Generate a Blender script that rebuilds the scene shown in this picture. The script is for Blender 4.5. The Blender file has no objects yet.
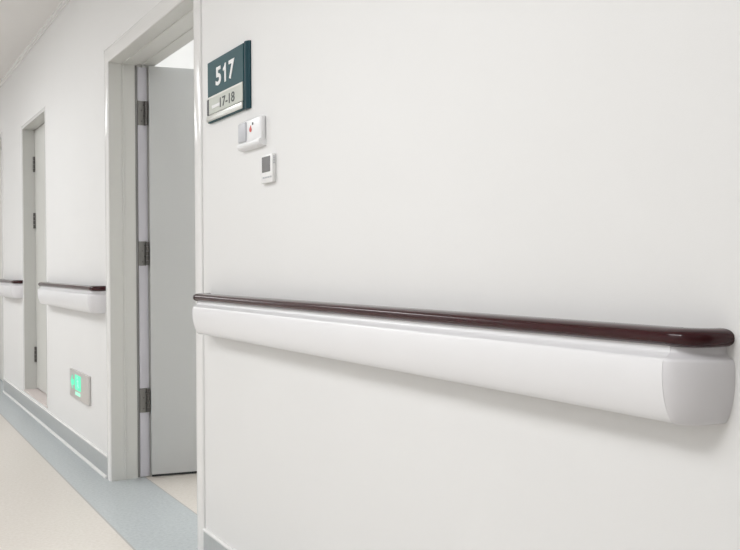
import bpy, bmesh, math
from mathutils import Vector, Matrix
S = bpy.context.scene
C = S.collection
PI = math.pi

# ------------------------------------------------------------------ materials
def mat(name, col, rough=.5, spec=.5, coat=0., metal=0., bump=0., bscale=200., mottle=0., mscale=30., emit=None, es=0.):
    m = bpy.data.materials.new(name); m.use_nodes = True
    nt = m.node_tree; n = nt.nodes; b = n['Principled BSDF']
    b.inputs['Base Color'].default_value = (*col, 1)
    b.inputs['Roughness'].default_value = rough
    b.inputs['Specular IOR Level'].default_value = spec
    b.inputs['Coat Weight'].default_value = coat
    b.inputs['Coat Roughness'].default_value = .06
    b.inputs['Metallic'].default_value = metal
    tc = n.new('ShaderNodeTexCoord')
    if mottle:
        no = n.new('ShaderNodeTexNoise'); no.inputs['Scale'].default_value = mscale; no.inputs['Detail'].default_value = 4
        nt.links.new(tc.outputs['Object'], no.inputs['Vector'])
        mx = n.new('ShaderNodeMix'); mx.data_type = 'RGBA'
        mx.inputs[6].default_value = (*[c*(1-mottle) for c in col], 1)
        mx.inputs[7].default_value = (*[min(1, c*(1+mottle)) for c in col], 1)
        nt.links.new(no.outputs['Fac'], mx.inputs[0]); nt.links.new(mx.outputs[2], b.inputs['Base Color'])
    if bump:
        no = n.new('ShaderNodeTexNoise'); no.inputs['Scale'].default_value = bscale
        nt.links.new(tc.outputs['Object'], no.inputs['Vector'])
        bp = n.new('ShaderNodeBump'); bp.inputs['Strength'].default_value = bump; bp.inputs['Distance'].default_value = .002
        nt.links.new(no.outputs['Fac'], bp.inputs['Height']); nt.links.new(bp.outputs['Normal'], b.inputs['Normal'])
    if emit:
        b.inputs['Emission Color'].default_value = (*emit, 1); b.inputs['Emission Strength'].default_value = es
    return m

M = {}
M['wall'] = mat('wall_paint', (.80, .797, .790), .55, .3, bump=.08, bscale=350, mottle=.012, mscale=3)
M['ceil'] = mat('ceiling_paint', (.81, .795, .78), .8, .2, mottle=.01)
M['frame'] = mat('frame_enamel_shaded', (.60, .60, .575), .3, .5, mottle=.012, mscale=8)  # lining enamel, greyed mostly for the shade inside the reveals
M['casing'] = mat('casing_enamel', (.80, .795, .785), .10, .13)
M['leaf'] = mat('door_laminate', (.55, .56, .555), .4, .4, mottle=.012, mscale=6)
M['leaf_cream'] = mat('cream_door_laminate', (.62, .62, .59), .4, .4)
M['bumper'] = mat('white_vinyl', (.82, .818, .83), .3, .5, bump=.03, bscale=500)
M['cap'] = mat('shaded_white_vinyl', (.74, .73, .75), .38, .5, bump=.03, bscale=500)  # bumper vinyl toned down, shade of the turned end faces in the colour
M['rail'] = mat('mahogany_vinyl', (.036, .0062, .008), .10, .33, mottle=.2, mscale=25)
M['steel'] = mat('hinge_steel', (.20, .195, .185), .45, .4, metal=.7)
M['steel_dark'] = mat('dark_hinge_steel', (.12, .115, .11), .4, .5, metal=.8)
M['plate'] = mat('brushed_steel', (.68, .66, .64), .38, .5, metal=.6)
M['gasket'] = mat('dark_rubber', (.22, .215, .21), .6)
M['lilac'] = mat('lilac_strip', (.54, .53, .57), .35)
M['skirt'] = mat('grey_vinyl_skirting', (.42, .435, .435), .3, .5, mottle=.10, mscale=60)
M['whiteplastic'] = mat('white_plastic', (.84, .84, .85), .3, .5, mottle=.005)
M['thermo'] = mat('thermostat_plastic', (.86, .86, .855), .3)
M['greyplastic'] = mat('grey_plastic', (.52, .53, .56), .35)
M['screen'] = mat('thermostat_screen', (.13, .125, .125), .25)
M['teal'] = mat('teal_sign', (.022, .078, .090), .5, .2, mottle=.05, mscale=50)
M['tealdark'] = mat('dark_teal_sign', (.010, .048, .062), .5, .2)
M['signwhite'] = mat('sign_white', (.80, .80, .80), .4)
M['silver'] = mat('silver_trim', (.66, .66, .62), .3, .5, metal=.35)
M['insert'] = mat('pale_insert', (.58, .60, .55), .5, .2)
M['ink'] = mat('dark_ink', (.05, .055, .055), .5)
M['red'] = mat('red_mark', (.60, .05, .03), .4)
M['black'] = mat('black_edge', (.02, .02, .022), .4)
M['green'] = mat('lit_green', (.02, .12, .07), .4, emit=(.10, .84, .50), es=1.0)
M['greenpale'] = mat('lit_pale_green', (.05, .14, .09), .4, emit=(.42, .92, .68), es=1.0)
M['sill'] = mat('pink_terrazzo', (.68, .61, .585), .4, .4, mottle=.06, mscale=80)
M['lamp_body'] = mat('lamp_body', (.8, .8, .8), .4)
M['lamp_glow'] = mat('lamp_glow', (.9, .9, .9), .4, emit=(1, .97, .93), es=2.5)

def floor_material():
    m = bpy.data.materials.new('sheet_vinyl'); m.use_nodes = True
    nt = m.node_tree; n = nt.nodes; L = nt.links; b = n['Principled BSDF']
    b.inputs['Roughness'].default_value = .33; b.inputs['Specular IOR Level'].default_value = .45
    tc = n.new('ShaderNodeTexCoord'); sp = n.new('ShaderNodeSeparateXYZ'); L.new(tc.outputs['Object'], sp.inputs[0])
    def math_(op, a, v):
        k = n.new('ShaderNodeMath'); k.operation = op; L.new(a, k.inputs[0])
        if isinstance(v, float): k.inputs[1].default_value = v
        else: L.new(v, k.inputs[1])
        return k.outputs[0]
    x = sp.outputs['X']
    band = math_('MULTIPLY', math_('GREATER_THAN', x, -.196), math_('LESS_THAN', x, .168))
    seam = math_('MAXIMUM', math_('LESS_THAN', math_('ABSOLUTE', math_('ADD', x, .196), 0.), .004),
                 math_('LESS_THAN', math_('ABSOLUTE', math_('SUBTRACT', x, .168), 0.), .003))
    def speck(c1, c2, c3):
        no = n.new('ShaderNodeTexNoise'); no.inputs['Scale'].default_value = 70; no.inputs['Detail'].default_value = 6; no.inputs['Roughness'].default_value = .7
        L.new(tc.outputs['Object'], no.inputs['Vector'])
        r = n.new('ShaderNodeValToRGB'); L.new(no.outputs['Fac'], r.inputs[0])
        e = r.color_ramp.elements; e[0].position = .32; e[0].color = (*c1, 1); e[1].position = .68; e[1].color = (*c3, 1)
        k = e.new(.5); k.color = (*c2, 1)
        return r.outputs[0]
    be = speck((.63, .585, .525), (.685, .64, .585), (.73, .69, .645))
    bl = speck((.40, .435, .445), (.47, .505, .515), (.54, .57, .58))
    def mix(f, a, bb):
        k = n.new('ShaderNodeMix'); k.data_type = 'RGBA'; L.new(f, k.inputs[0]); L.new(a, k.inputs[6])
        if isinstance(bb, tuple): k.inputs[7].default_value = (*bb, 1)
        else: L.new(bb, k.inputs[7])
        return k.outputs[2]
    L.new(mix(seam, mix(band, be, bl), (.42, .41, .39)), b.inputs['Base Color'])
    return m
M['floor'] = floor_material()

# ------------------------------------------------------------------ helpers
def obj(name, bm, m, parent=None, smooth=False):
    bmesh.ops.recalc_face_normals(bm, faces=bm.faces)
    me = bpy.data.meshes.new(name); bm.to_mesh(me); bm.free()
    me.materials.append(M[m] if isinstance(m, str) else m)
    if smooth:
        for p in me.polygons: p.use_smooth = True
        me.set_sharp_from_angle(angle=math.radians(35))
    o = bpy.data.objects.new(name, me); C.objects.link(o)
    if parent:
        o.parent = parent
        w = Vector((0, 0, 0)); q = parent
        while q: w += q.location; q = q.parent
        me.transform(Matrix.Translation(-w))
    return o
def box(bm, x0, x1, y0, y1, z0, z1, bev=0., seg=2):
    r = bmesh.ops.create_cube(bm, size=1)
    for v in r['verts']:
        v.co = Vector(((x0+x1)/2 + v.co.x*(x1-x0), (y0+y1)/2 + v.co.y*(y1-y0), (z0+z1)/2 + v.co.z*(z1-z0)))
    if bev:
        es = set(e for v in r['verts'] for e in v.link_edges)
        bmesh.ops.bevel(bm, geom=list(es), offset=bev, segments=seg, profile=.5, affect='EDGES')
    return bm
def bx(*a, **k): return box(bmesh.new(), *a, **k)
def tag(o, label, cat, group=None, kind=None):
    o['label'] = label; o['category'] = cat
    if group: o['group'] = group
    if kind: o['kind'] = kind
    return o
def thing(name, loc, label, cat, group=None, kind=None):
    o = bpy.data.objects.new(name, None); C.objects.link(o); o.location = loc; o.empty_display_size = .05
    return tag(o, label, cat, group, kind)
def struct(name, bm, m, label, cat, smooth=False):
    return tag(obj(name, bm, m, None, smooth), label, cat, None, 'structure')
def rings(bm, rs, cap0=True, cap1=True, close=False):
    vs = [[bm.verts.new(p) for p in r] for r in rs]
    n = len(vs[0])
    for a, b in zip(vs[:-1], vs[1:]):
        for i in range(n):
            j = (i+1) % n
            bm.faces.new((a[i], a[j], b[j], b[i]))
    if cap0: bm.faces.new(vs[0])
    if cap1: bm.faces.new(vs[-1][::-1])
    return vs
def cyl(bm, p, ax, r, h, seg=20):
    """cylinder starting at p along unit axis ax"""
    ax = Vector(ax); u = ax.orthogonal().normalized(); v = ax.cross(u)
    rs = [[Vector(p)+ax*t + u*math.cos(a*2*PI/seg)*r + v*math.sin(a*2*PI/seg)*r for a in range(seg)] for t in (0, h)]
    rings(bm, rs)
    return bm

# ------------------------------------------------------------------ the setting
CEIL = 2.695
T = .236                      # wall thickness
XL = -3.0                     # far side of the corridor
Y0, Y1 = -6.0, 13.0
D1 = (3.163, 4.458, 2.12)     # door 1 clear opening: y near, y far, head
D2 = (6.20, 7.13, 2.150, .147)  # door 2 with raised sill
D3 = (8.235, 9.20, 2.225)
f_ = .02                      # frame lining thickness

struct('floor', bx(XL-.1, 4.4, Y0-.1, Y1+.1, -.1, 0), 'floor', 'beige speckled sheet vinyl floor with a blue-grey border band along the wall', 'floor')
struct('ceiling', bx(XL-.1, .10, Y0-.1, Y1+.1, CEIL, CEIL+.1), 'ceil', 'plain pale grey corridor ceiling', 'ceiling')
struct('ceiling.001', bx(.10, 4.4, Y0-.1, Y1+.1, CEIL, CEIL+.1), 'wall', 'white ceiling of the room behind the open door', 'ceiling')
bm = bmesh.new()
H = CEIL
def seg(y0, y1, z0=0., z1=H): box(bm, 0, T, y0, y1, z0, z1)
seg(Y0, D1[0]-f_); seg(D1[0]-f_, D1[1]+f_, D1[2]+f_)
seg(D1[1]+f_, D2[0]-f_); seg(D2[0]-f_, D2[1]+f_, D2[2]+f_); seg(D2[0]-f_, D2[1]+f_, 0, D2[3]-.012)
seg(D2[1]+f_, D3[0]-f_); seg(D3[0]-f_, D3[1]+f_, D3[2]+f_)
seg(D3[1]+f_, Y1)
struct('wall_right', bm, 'wall', 'white painted corridor wall carrying the handrails, sign and doorways', 'wall')
struct('wall_left', bx(XL-.1, XL, Y0, Y1, 0, H), 'wall', 'white wall on the opposite side of the corridor', 'wall')
struct('wall_far', bx(XL-.1, T, Y1, Y1+.1, 0, H), 'wall', 'white wall closing the far end of the corridor', 'wall')
struct('wall_back', bx(XL-.1, T, Y0-.1, Y0, 0, H), 'wall', 'white wall closing the corridor behind the viewer', 'wall')
RX, RY0, RY1 = 4.2, 1.6, 5.35
struct('wall_room_far', bx(T, RX, RY1, RY1+.1, 0, H), 'wall', 'white side wall of the room behind the open door', 'wall')
struct('wall_room_near', bx(T, RX, RY0-.1, RY0, 0, H), 'wall', 'white near side wall of the room behind the corridor wall', 'wall')
bm = bmesh.new()
WY0, WY1, WZ0, WZ1 = 3.7, 5.15, .85, 2.45
for a in ((RY0-.1, WY0, 0, H), (WY1, RY1+.1, 0, H), (WY0, WY1, 0, WZ0), (WY0, WY1, WZ1, H)): box(bm, RX, RX+.2, *a)
struct('wall_room_back', bm, 'wall', 'white back wall of the room behind the open door', 'wall')

bm = bmesh.new()
for a in ((WY0, WY0+.05, WZ0, WZ1), (WY1-.05, WY1, WZ0, WZ1), (WY0+.05, WY1-.05, WZ0, WZ0+.05), (WY0+.05, WY1-.05, WZ1-.05, WZ1), ((WY0+WY1)/2-.03, (WY0+WY1)/2+.03, WZ0+.05, WZ1-.05)): box(bm, RX+.08, RX+.13, *a)
struct('added_window', bm, 'casing', 'white window frame added to the unseen room to bring in fill light', 'window')  # unseen window, added to brighten the room ceiling
# ceiling edge strip: a slim angle with a shadow gap
bm = bmesh.new()
rings(bm, [[(x, y, z) for x, z in ((0, CEIL-.020), (-.006, CEIL-.020), (-.009, CEIL-.012), (-.022, CEIL-.008), (-.024, CEIL), (0, CEIL))] for y in (Y0, Y1)])
struct('trim_1', bm, 'casing', 'slim white strip along the joint of wall and ceiling', 'trim')

# frames: a U of casing + stepped lining in one profile
def frame(name, y0, y1, zt, zb, depth, prof_in, cw, label, prot=.009):
    # profile points (o outward from the opening edge, x into the wall)
    prof = [(f_-.001, depth), (f_-.001, .004), (f_-.001, -.0004), (cw, -.0004)]
    k = 9
    for i in range(k+1):
        a = PI*i/k
        prof.append((cw/2 + cw/2*math.cos(a), -.002 - prot*math.sin(a)**.8))
    prof += prof_in
    bm = bmesh.new()
    st = []
    for (yy, zz, dy, dz) in ((y0, zb, -1, 0), (y0, zt, -1, 1), (y1, zt, 1, 1), (y1, zb, 1, 0)):
        st.append([(x, yy+o*dy, zz+o*dz) for o, x in prof])
    rings(bm, st)
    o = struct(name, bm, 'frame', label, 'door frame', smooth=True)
    o.data.materials.append(M['casing'])            # white architrave; lining colour greyed, mostly standing in for shade in the reveal
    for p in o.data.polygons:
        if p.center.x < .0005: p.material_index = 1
    return o
p1 = [(0, .004), (0, .062), (-.004, .064), (-.005, .068), (-.004, .072), (.001, .074), (.001, .130), (.003, .132), (.003, .141), (.012, .142), (.012, .168), (.009, .170), (.009, T)]
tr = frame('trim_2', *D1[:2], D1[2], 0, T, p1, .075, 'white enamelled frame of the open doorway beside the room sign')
p2 = [(0, .003), (0, .10), (.004, .101), (.004, .16)]
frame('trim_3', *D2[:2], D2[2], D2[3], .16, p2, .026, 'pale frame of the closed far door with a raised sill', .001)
p3 = [(0, .003), (0, .09), (.004, .091), (.004, .16)]
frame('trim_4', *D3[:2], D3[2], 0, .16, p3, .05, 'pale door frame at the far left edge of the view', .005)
# dark gasket line and pale strip in the far rebate of the first frame
obj('gasket', bx(.130, .140, D1[1]-.001, D1[1]+.003, .004, D1[2]-.001), 'gasket', tr)['label'] = 'dark rubber seal'
obj('rebate_strip', bx(.144, .192, D1[1]+.002, D1[1]+.0095, .004, D1[2]-.006), 'lilac', tr)['label'] = 'pale lilac strip in the frame rebate'
struct('trim_5', bx(-.004, .16, D2[0]-.018, D2[1]+.018, D2[3]-.014, D2[3], bev=.003), 'sill', 'pinkish raised stone sill under the closed far door', 'door sill')

# skirting
def skirting(name, y0, y1, label):
    o = struct(name, bx(-.008, .0, y0, y1, 0, .106), 'skirt', label, 'skirting')
    bm = bmesh.new(); rings(bm, [[(x, y, z) for x, z in ((0, .106), (-.010, .106), (-.0105, .112), (-.006, .117), (0, .118))] for y in (y0, y1)])
    c = obj('top_bead', bm, 'casing', o); c['label'] = 'white top edge of the skirting'
    bm = bmesh.new()
    rings(bm, [[(-.008 - r, y, z) for r, z in ((0, 0), (.010, 0), (.0098, .004), (.008, .008), (.004, .011), (0, .013))] for y in (y0, y1)])
    c = obj('floor_bead', bm, 'casing', o, True); c['label'] = 'glossy white bead at the foot of the skirting'
skirting('baseboard_right', Y0, D1[0]-.076, 'grey vinyl skirting under the long handrail')
skirting('baseboard_right.001', D1[1]+.076, D3[0]-.052, 'grey vinyl skirting between the open doorway and the far left doorway')

# ------------------------------------------------------------------ doors
def hinge(parent, pts_plate, knuckle, name='hinge'):
    pass
# door 1: leaf standing open into the room
ang = math.radians(78)
piv = Vector((.195, 4.432, 0))
dirv = Vector((math.sin(ang), -math.cos(ang), 0)); nrm = Vector((math.cos(ang), math.sin(ang), 0))  # nrm: away from camera (far side)
d1 = thing('door_1', piv, 'pale grey door leaf standing open into the room beside the sign', 'door', None, 'structure')
def oriented(bm):
    Mx = Matrix(((dirv.x, nrm.x, 0, piv.x), (dirv.y, nrm.y, 0, piv.y), (0, 0, 1, 0), (0, 0, 0, 1)))
    bm.transform(Mx); return bm
leaf = obj('door_leaf', oriented(bx(0, 1.28, 0, .043, .014, 2.1185, bev=.002)), 'leaf', d1, True)
obj('under_door_shade', oriented(bx(.002, 1.278, .004, .039, .004, .0145)), 'black', d1)['label'] = 'dark strip standing in for the shade under the door leaf'  # black strip paints the dark line of shade below the leaf
for side in (-1,):
    bm = bmesh.new()
    cyl(bm, (1.21, -.001, 1.02), (0, -1, 0), .026, .008); cyl(bm, (1.21, -.006, 1.02), (0, -1, 0), .010, .045)
    box(bm, 1.09, 1.222, -.058, -.042, 1.008, 1.032, bev=.006)
    obj('door_handle', oriented(bm), 'steel', d1, True)
for z0 in (1.815, 1.092, .335):
    bm = bmesh.new()
    box(bm, .142, .182, D1[1]-.003, D1[1]+.0015, z0, z0+.125, bev=.001)
    h = obj('hinge', bm, 'steel', d1); h['label'] = 'grey steel hinge'
    bm = bmesh.new()
    for k in range(5):
        cyl(bm, (.184, D1[1]-.014, z0+.003+k*.0242), (0, 0, 1), .0085, .0225, 14)
    obj('hinge_barrel', bm, 'steel_dark', h, True)
    bm = bmesh.new()
    for k in range(4): cyl(bm, (.162+.012*(k % 2), D1[1]-.0028, z0+.02+k*.028), (0, -1, 0), .004, .0012, 10)
    obj('screw', bm, 'steel_dark', h)
# door 2: closed
d2 = thing('door_2', (.115, (D2[0]+D2[1])/2, D2[3]), 'closed pale door with three dark hinges and a raised sill', 'door', None, 'structure')
obj('door_leaf', bx(.088, .130, D2[0]+.003, D2[1]-.003, D2[3]+.008, D2[2]-.003, bev=.002), 'leaf_cream', d2)
obj('door_gap', bx(.118, .135, D2[0]+.0, D2[1]-.0, D2[3]+.001, D2[3]+.009), 'black', d2)
for z0 in (1.825, 1.39, .355):
    bm = bmesh.new()
    for k in range(4): cyl(bm, (.083, D2[1]-.006, z0+k*.03), (0, 0, 1), .010, .0275, 12)
    box(bm, .0855, .0885, D2[1]-.022, D2[1]-.004, z0, z0+.118)
    obj('hinge', bm, 'steel_dark', d2, True)['label'] = 'dark steel hinge'
# door 3: closed
d3 = thing('door_3', (.115, (D3[0]+D3[1])/2, 0), 'closed pale door at the far left edge of the view', 'door', None, 'structure')
obj('door_leaf', bx(.080, .122, D3[0]+.003, D3[1]-.003, .008, D3[2]-.003, bev=.002), 'leaf_cream', d3)
for z0 in (1.85, 1.05, .08):
    bm = bmesh.new()
    for k in range(4): cyl(bm, (.074, D3[1]-.006, z0+k*.03), (0, 0, 1), .010, .0275, 12)
    box(bm, .0775, .0805, D3[1]-.022, D3[1]-.004, z0, z0+.118)
    obj('hinge', bm, 'steel_dark', d3, True)['label'] = 'dark steel hinge'
bm = bmesh.new()
box(bm, .074, .081, D3[0]+.05, D3[0]+.095, .94, 1.14, bev=.003); cyl(bm, (.075, D3[0]+.072, 1.04), (-1, 0, 0), .009, .04); box(bm, .030, .044, D3[0]+.06, D3[0]+.19, 1.03, 1.05, bev=.005)
obj('door_handle', bm, 'steel', d3, True)

# ------------------------------------------------------------------ handrails
def smooth_prof(ctrl, n=4):
    """Catmull-Rom through open control points"""
    out = []
    P = [ctrl[0]] + ctrl + [ctrl[-1]]
    for i in range(1, len(P)-2):
        p0, p1, p2, p3 = [Vector(q) for q in P[i-1:i+3]]
        for k in range(n):
            t = k/n
            out.append(.5*((2*p1) + (p2-p0)*t + (2*p0-5*p1+4*p2-p3)*t*t + (3*p1-p0-3*p2+p3)*t**3))
    out.append(Vector(P[-1]))
    return [(v.x, v.y) for v in out]
# bumper cross-section, (d out from wall, z)
BP = [(0, .849), (.020, .8465)] + smooth_prof([(.046, .8455), (.056, .847), (.0625, .852), (.0685, .863), (.0745, .880), (.0785, .900), (.0800, .916), (.0797, .930), (.0785, .9385), (.0775, .9418), (.0755, .9446)], 3) + \
     [(.0745, .9452), (.0690, .9480), (.0640, .9518), (.0615, .9560), (.0610, .9660), (0, .9660)]
# rail cross-section: flattened oval
RPc, RPa, RPb = (.0445, .9755), .0300, .0145
RP = []
for i in range(28):
    a = 2*PI*i/28
    c, s = math.cos(a), math.sin(a)
    e = 2/2.5
    RP.append((RPc[0] + RPa*math.copysign(abs(c)**e, c), RPc[1] + RPb*math.copysign(abs(s)**e, s)))
# rail cap section: oval front, straight back to the wall
RCP = [(0, RPc[1]-RPb)] + [q for q in sorted([(d, z) for d, z in RP if d >= RPc[0]-.001], key=lambda q: math.atan2(q[1]-RPc[1], q[0]-RPc[0]))] + [(0, RPc[1]+RPb*.45)]
CAPL = .064
def cap_rings(prof, seam, sgn, L, dmax, expo, grow, n=12):
    zc = sum(z for d, z in prof)/len(prof)
    rs = []
    for i in range(n+1):
        t = math.sin(i/n*PI/2)**1.0 if expo >= 1.9 else i/n
        f = max(0., 1 - t**expo)**(1/expo)
        r = []
        for d, z in prof:
            r.append((-(d*grow*f) - .0002, seam + sgn*t*L*(max(d, .3*dmax)/dmax), zc+(z-zc)*(1+(grow-1)*1.5)*(1-.04*t**3)))
        rs.append(r)
    return rs
def handrail(y0, y1, label, fine=True):
    root = thing('handrail', (0, (y0+y1)/2, .848), label, 'handrail', 'wall handrails along the corridor')
    s0, s1 = y0+CAPL, y1-CAPL
    bm = bmesh.new()
    rings(bm, [[(-d-.0002, y, z) for d, z in BP] for y in (s0+.0015, s1-.0015)])
    bump = obj('bumper', bm, 'bumper', root, True)
    bump['label'] = 'white vinyl bumper'
    for sm, sg in ((s0, -1), (s1, 1)):
        bm = bmesh.new(); rings(bm, cap_rings(BP, sm, sg, CAPL, .080, 1.55, 1.012))
        bmesh.ops.remove_doubles(bm, verts=bm.verts, dist=1e-5)
        obj('end_cap', bm, 'cap', bump, True)['label'] = 'moulded white end cap, shade put into its grey'
    bm = bmesh.new()
    rings(bm, [[(-d, y, z) for d, z in RP] for y in (s0+.002, s1-.002)])
    rail = obj('grip_rail', bm, 'rail', root, True); rail['label'] = 'dark mahogany grip rail'
    for sm, sg in ((s0, -1), (s1, 1)):
        bm = bmesh.new(); rings(bm, cap_rings(RCP, sm+.002*sg*-1, sg, CAPL+.001, .0745, 2.2, 1.01, 16))
        bmesh.ops.remove_doubles(bm, verts=bm.verts, dist=1e-5)
        obj('rail_cap', bm, 'rail', rail, True)
    return root
handrail(.824, 3.045, 'long white handrail with dark mahogany grip, running under the room sign')
handrail(4.552, 6.12, 'shorter white handrail with dark grip, above the green exit light')
handrail(7.165, 8.16, 'far white handrail with dark grip, cut by the left edge of the view')

# ------------------------------------------------------------------ text
def text_bm(s, size, depth, bold=0., sx=1.):
    cu = bpy.data.curves.new('t', 'FONT'); cu.body = s; cu.size = size; cu.extrude = depth/2; cu.offset = bold
    cu.align_x = 'CENTER'; cu.align_y = 'CENTER'; cu.resolution_u = 3
    o = bpy.data.objects.new('t', cu); C.objects.link(o)
    dg = bpy.context.evaluated_depsgraph_get(); dg.update()
    me = bpy.data.meshes.new_from_object(o.evaluated_get(dg))
    bpy.data.objects.remove(o)
    bm = bmesh.new(); bm.from_mesh(me); bpy.data.meshes.remove(me)
    xs = [v.co.x for v in bm.verts]; ys = [v.co.y for v in bm.verts]
    cx, cy = (min(xs)+max(xs))/2, (min(ys)+max(ys))/2
    for v in bm.verts: v.co.x = (v.co.x-cx)*sx; v.co.y -= cy
    return bm
def on_wall(bm, y, z, x):
    """local x -> -Y, local y -> +Z, local z -> -X"""
    bm.transform(Matrix(((0, 0, -1, x), (-1, 0, 0, y), (0, 1, 0, z), (0, 0, 0, 1))))
    return bm
def fit_text(s, w, h, depth, bold, y, z, x):
    bm = text_bm(s, .1, depth, bold)
    xs = [v.co.x for v in bm.verts]; ys = [v.co.y for v in bm.verts]
    kx, ky = w/(max(xs)-min(xs)), h/(max(ys)-min(ys))
    for v in bm.verts: v.co.x *= kx; v.co.y *= ky
    return on_wall(bm, y, z, x)

# ------------------------------------------------------------------ room sign
sg = thing('room_sign', (0, 2.80, 1.60), 'teal room number sign reading 517 beside the open doorway', 'sign')
obj('panel', bx(-.012, -.0005, 2.662, 2.997, 1.600, 1.816, bev=.0015), 'teal', sg)
bm = bmesh.new()   # curved column on the near side
cp = [(0, 2.622)] + [(-.004-.010*math.sin(PI*i/10)**.7, 2.622+.041*i/10) for i in range(11)] + [(0, 2.663)]
rings(bm, [[(x-.0005, y, z) for x, y in cp] for z in (1.598, 1.8165)])
obj('side_column', bm, 'tealdark', sg, True)['label'] = 'darker teal curved upright'
bm = fit_text('5', .051, .064, .002, .0025, 2.886, 1.751, -.0128)
def merge(bm, other):
    me = bpy.data.meshes.new('m'); other.to_mesh(me); other.free(); bm.from_mesh(me); bpy.data.meshes.remove(me)
merge(bm, fit_text('7', .051, .064, .002, .0025, 2.762, 1.751, -.0128))
def flat(pts, d=.0015):
    b = bmesh.new(); a = [b.verts.new((p[0], p[1], 0)) for p in pts]
    f = b.faces.new(a); g = bmesh.ops.extrude_face_region(b, geom=[f])
    for e in g['geom']:
        if isinstance(e, bmesh.types.BMVert): e.co.z += d
    return b
merge(bm, on_wall(flat([(.0125, -.032), (.0125, .032), (.004, .032), (-.002, .023), (-.0145, .0165), (-.0145, .0075), (-.001, .0125), (-.001, -.032)]), 2.826, 1.751, -.0122))
nb = obj('number', bm, 'signwhite', sg); nb['label'] = 'white number 517'
ins = obj('insert', bx(-.0145, -.0115, 2.664, 2.978, 1.628, 1.688), 'insert', sg); ins['label'] = 'pale insert reading 17-18'
obj('insert_border', bx(-.0155, -.0116, 2.664, 2.996, 1.684, 1.690, bev=.0008), 'silver', ins)
obj('number', fit_text('17-18', .135, .034, .0012, .001, 2.800, 1.655, -.0150), 'ink', ins)
obj('patch', bx(-.0162, -.0140, 2.868, 2.945, 1.645, 1.656, bev=.0008), 'signwhite', ins)['label'] = 'small white patch'  # small raised white patch on the insert
obj('edge_slot', bx(-.0150, -.0116, 2.980, 2.9972, 1.628, 1.683), 'black', sg)
obj('bottom_trim', bx(-.0175, -.0110, 2.663, 2.998, 1.603, 1.626, bev=.003), 'silver', sg, True)['label'] = 'silver strip along the bottom'

# ------------------------------------------------------------------ call box
cb = thing('call_box', (0, 2.555, 1.462), 'white wall box with a grey lens and red mark, under the room sign', 'call box')
obj('body', bx(-.020, -.0005, 2.505, 2.690, 1.480, 1.557, bev=.006, seg=3), 'whiteplastic', cb, True)
bm = bmesh.new()
rings(bm, [[(x, y, z) for x, z in ((-.0005, 1.486), (-.020, 1.486), (-.0245, 1.482), (-.0255, 1.476), (-.023, 1.470), (-.016, 1.465), (-.0005, 1.463))] for y in (2.507, 2.688)])
obj('bottom_ledge', bm, 'whiteplastic', cb, True)
obj('lens', bx(-.026, -.016, 2.617, 2.678, 1.488, 1.550, bev=.004, seg=3), 'greyplastic', cb, True)['label'] = 'grey translucent lens'
bm = bmesh.new()
pts = [(0, -.010), (.008, -.008), (.010, -.001), (.005, .005), (.004, .012), (-.002, .006), (-.008, .001), (-.008, -.006)]
a = [bm.verts.new((p[0], p[1], 0)) for p in pts]; bmesh.ops.extrude_face_region(bm, geom=[bm.faces.new(a)])
for v in list(bm.verts)[len(pts):]: v.co.z = .0012
obj('emblem', on_wall(bm, 2.585, 1.523, -.0200), 'red', cb)['label'] = 'red emblem'
obj('emblem_dot', bx(-.0210, -.0195, 2.562, 2.571, 1.534, 1.542), 'ink', cb)

# ------------------------------------------------------------------ thermostat
th = thing('thermostat', (0, 2.478, 1.342), 'small square white thermostat with a dark screen, below the call box', 'thermostat')
obj('body', bx(-.014, -.0005, 2.433, 2.521, 1.343, 1.430, bev=.0025, seg=2), 'thermo', th, True)
obj('screen', bx(-.0146, -.0135, 2.447, 2.510, 1.376, 1.424), 'screen', th)['label'] = 'dark grey display'
for k in range(4):
    y = 2.504-.0175*k
    obj('button', bx(-.0152, -.0136, y-.0135, y, 1.357, 1.362, bev=.0005), 'greyplastic', th)
bm = bmesh.new()
for k in range(5): box(bm, -.011, -.004, 2.4322, 2.4335, 1.400+.005*k, 1.4022+.005*k)
obj('vent', bm, 'greyplastic', th)

# ------------------------------------------------------------------ low exit light
ex = thing('exit_light', (0, 5.152, .320), 'steel wall plate with a glowing green arrow and figure, low by the floor', 'exit light')
obj('back_plate', bx(-.0145, -.0005, 4.908, 5.395, .322, .484, bev=.003), 'plate', ex, True)['label'] = 'brushed steel plate'
def flat(pts, d=.0015):
    bm = bmesh.new(); a = [bm.verts.new((p[0], p[1], 0)) for p in pts]
    f = bm.faces.new(a); g = bmesh.ops.extrude_face_region(bm, geom=[f])
    for e in g['geom']:
        if isinstance(e, bmesh.types.BMVert): e.co.z += d
    return bm
arrow = [(-.045, 0), (0, .042), (0, .016), (.05, .016), (.05, -.016), (0, -.016), (0, -.042)]
obj('arrow', on_wall(flat(arrow), 5.317, .412, -.0146), 'green', ex)['label'] = 'lit green arrow'
bm = bmesh.new(); box(bm, -.016, -.014, 5.095, 5.245, .375, .462)
win = obj('figure_window', bm, 'green', ex); win['label'] = 'lit green panel with a running figure'
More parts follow.
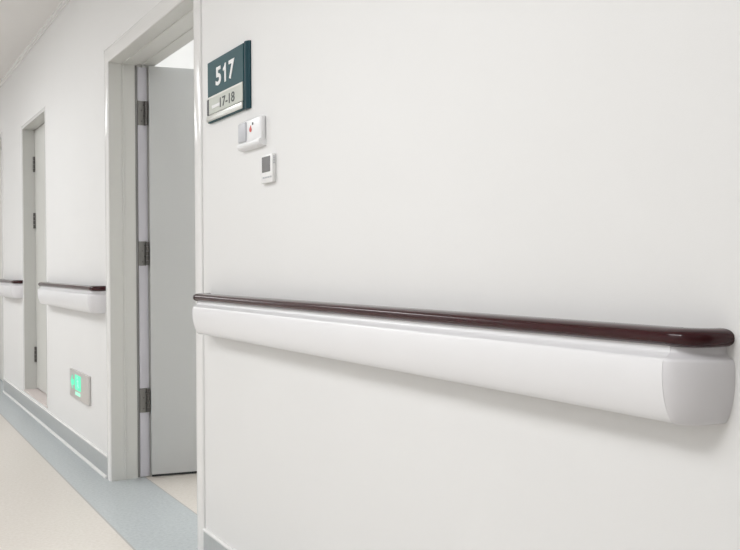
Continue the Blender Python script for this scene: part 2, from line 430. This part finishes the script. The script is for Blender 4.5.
# running figure on the lit panel
bm = bmesh.new()
def limb(a, b, w):
    a, b = Vector((a[0], a[1], 0)), Vector((b[0], b[1], 0)); d = (b-a).normalized(); n = Vector((-d.y, d.x, 0))*w
    vs = [a-n, b-n*.8, b+n*.8, a+n]
    lo = [bm.verts.new(v) for v in vs]; hi = [bm.verts.new(v+Vector((0, 0, .0012))) for v in vs]
    bm.faces.new(lo[::-1]); bm.faces.new(hi)
    for i in range(4): bm.faces.new((lo[i], lo[(i+1) % 4], hi[(i+1) % 4], hi[i]))
limb((-.004, .018), (.008, -.008), .0075); limb((.008, -.008), (-.012, -.018), .005); limb((-.012, -.018), (-.014, -.036), .004)
limb((.008, -.008), (.020, -.022), .005); limb((.020, -.022), (.036, -.022), .004); limb((-.002, .014), (-.022, .006), .0035); limb((.000, .014), (.020, .010), .0035)
cyl(bm, (-.010, .030, 0), (0, 0, 1), .0085, .0012, 14)
obj('figure', on_wall(bm, 5.170, .418, -.0160), 'greenpale', win)
for k in range(5):
    obj('lit_bar', bx(-.0158, -.0140, 5.110+.027*k, 5.129+.027*k, .345, .364), 'greenpale', ex)

# ------------------------------------------------------------------ lamps of the place
def downlight(x, y, w, r=.045):
    t = thing('ceiling_downlight', (x, y, CEIL-.02), 'small round recessed downlight in the corridor ceiling', 'ceiling light', 'corridor downlights')
    bm = bmesh.new()
    rs = []
    for rr, z in ((r+.004, CEIL-.001), (r+.004, CEIL-.006), (r+.02, CEIL-.008), (r+.026, CEIL-.001)):
        rs.append([(x+rr*math.cos(a*2*PI/32), y+rr*math.sin(a*2*PI/32), z) for a in range(32)])
    rings(bm, rs, False, False)
    obj('ring', bm, 'lamp_body', t, True)
    L = bpy.data.lights.new('downlight', 'AREA'); L.shape = 'DISK'; L.size = 2*r; L.energy = w; L.color = (1, .98, .95)
    o = bpy.data.objects.new('downlight', L); C.objects.link(o); o.location = (x, y, CEIL-.012)
def panel(x, y, w, sx, sy, col=(1, .975, .95)):
    t = thing('ceiling_panel', (x, y, CEIL-.02), 'flat square light panel in the ceiling', 'ceiling light', 'ceiling light panels')
    bm = bmesh.new()
    for a in ((x-sx/2-.02, x-sx/2, y-sy/2-.02, y+sy/2+.02), (x+sx/2, x+sx/2+.02, y-sy/2-.02, y+sy/2+.02), (x-sx/2, x+sx/2, y-sy/2-.02, y-sy/2), (x-sx/2, x+sx/2, y+sy/2, y+sy/2+.02)):
        box(bm, *a, CEIL-.012, CEIL-.001)
    obj('frame', bm, 'lamp_body', t)
    L = bpy.data.lights.new('panel', 'AREA'); L.shape = 'RECTANGLE'; L.size = sx; L.size_y = sy; L.energy = w; L.color = col
    o = bpy.data.objects.new('panel_light', L); C.objects.link(o); o.location = (x, y, CEIL-.013)
for y in (-2.4, .9):
    downlight(-2.1, y, 8, .026)
for y, p in ((1.55, 46), (5.9, 47), (9.8, 47)):
    panel(-2.1, y, p, 1.2, 1.6, (.965, .982, 1))
L = bpy.data.lights.new('room_fill', 'AREA'); L.shape = 'RECTANGLE'; L.size = WZ1-WZ0; L.size_y = WY1-WY0; L.energy = 165; L.color = (.97, .99, 1)  # lamp added at the unseen window to lift the ceiling above the leaf
o = bpy.data.objects.new('added_room_fill', L); C.objects.link(o); o.location = (RX+.19, (WY0+WY1)/2, (WZ0+WZ1)/2); o.rotation_euler = (0, PI/2, 0)

w = bpy.data.worlds.new('world'); S.world = w; w.use_nodes = True
w.node_tree.nodes['Background'].inputs[0].default_value = (.8, .8, .8, 1)
w.node_tree.nodes['Background'].inputs[1].default_value = .05

# ------------------------------------------------------------------ camera
yaw, pit, roll, h = 0.532726, -0.0058492, -0.0063615, 1.0857
cd_shift = -4.4557/740
cd = bpy.data.cameras.new('camera'); cd.sensor_width = 36; cd.lens = 870/740*36; cd.shift_y = cd_shift; cd.clip_start = .02; cd.clip_end = 60
cam = bpy.data.objects.new('camera', cd); C.objects.link(cam)
fw = Vector((math.sin(yaw)*math.cos(pit), math.cos(yaw)*math.cos(pit), math.sin(pit)))
r = Vector((math.cos(yaw), -math.sin(yaw), 0)); u = r.cross(fw)
r2 = r*math.cos(roll)+u*math.sin(roll); u2 = -r*math.sin(roll)+u*math.cos(roll)
cam.matrix_world = Matrix(((r2.x, u2.x, -fw.x, -1.105), (r2.y, u2.y, -fw.y, 0), (r2.z, u2.z, -fw.z, h), (0, 0, 0, 1)))
S.camera = cam
S.view_settings.view_transform = 'Standard'; S.view_settings.look = 'None'
S.view_settings.gamma = 1; S.view_settings.use_curve_mapping = False
S.view_settings.exposure = 0.06
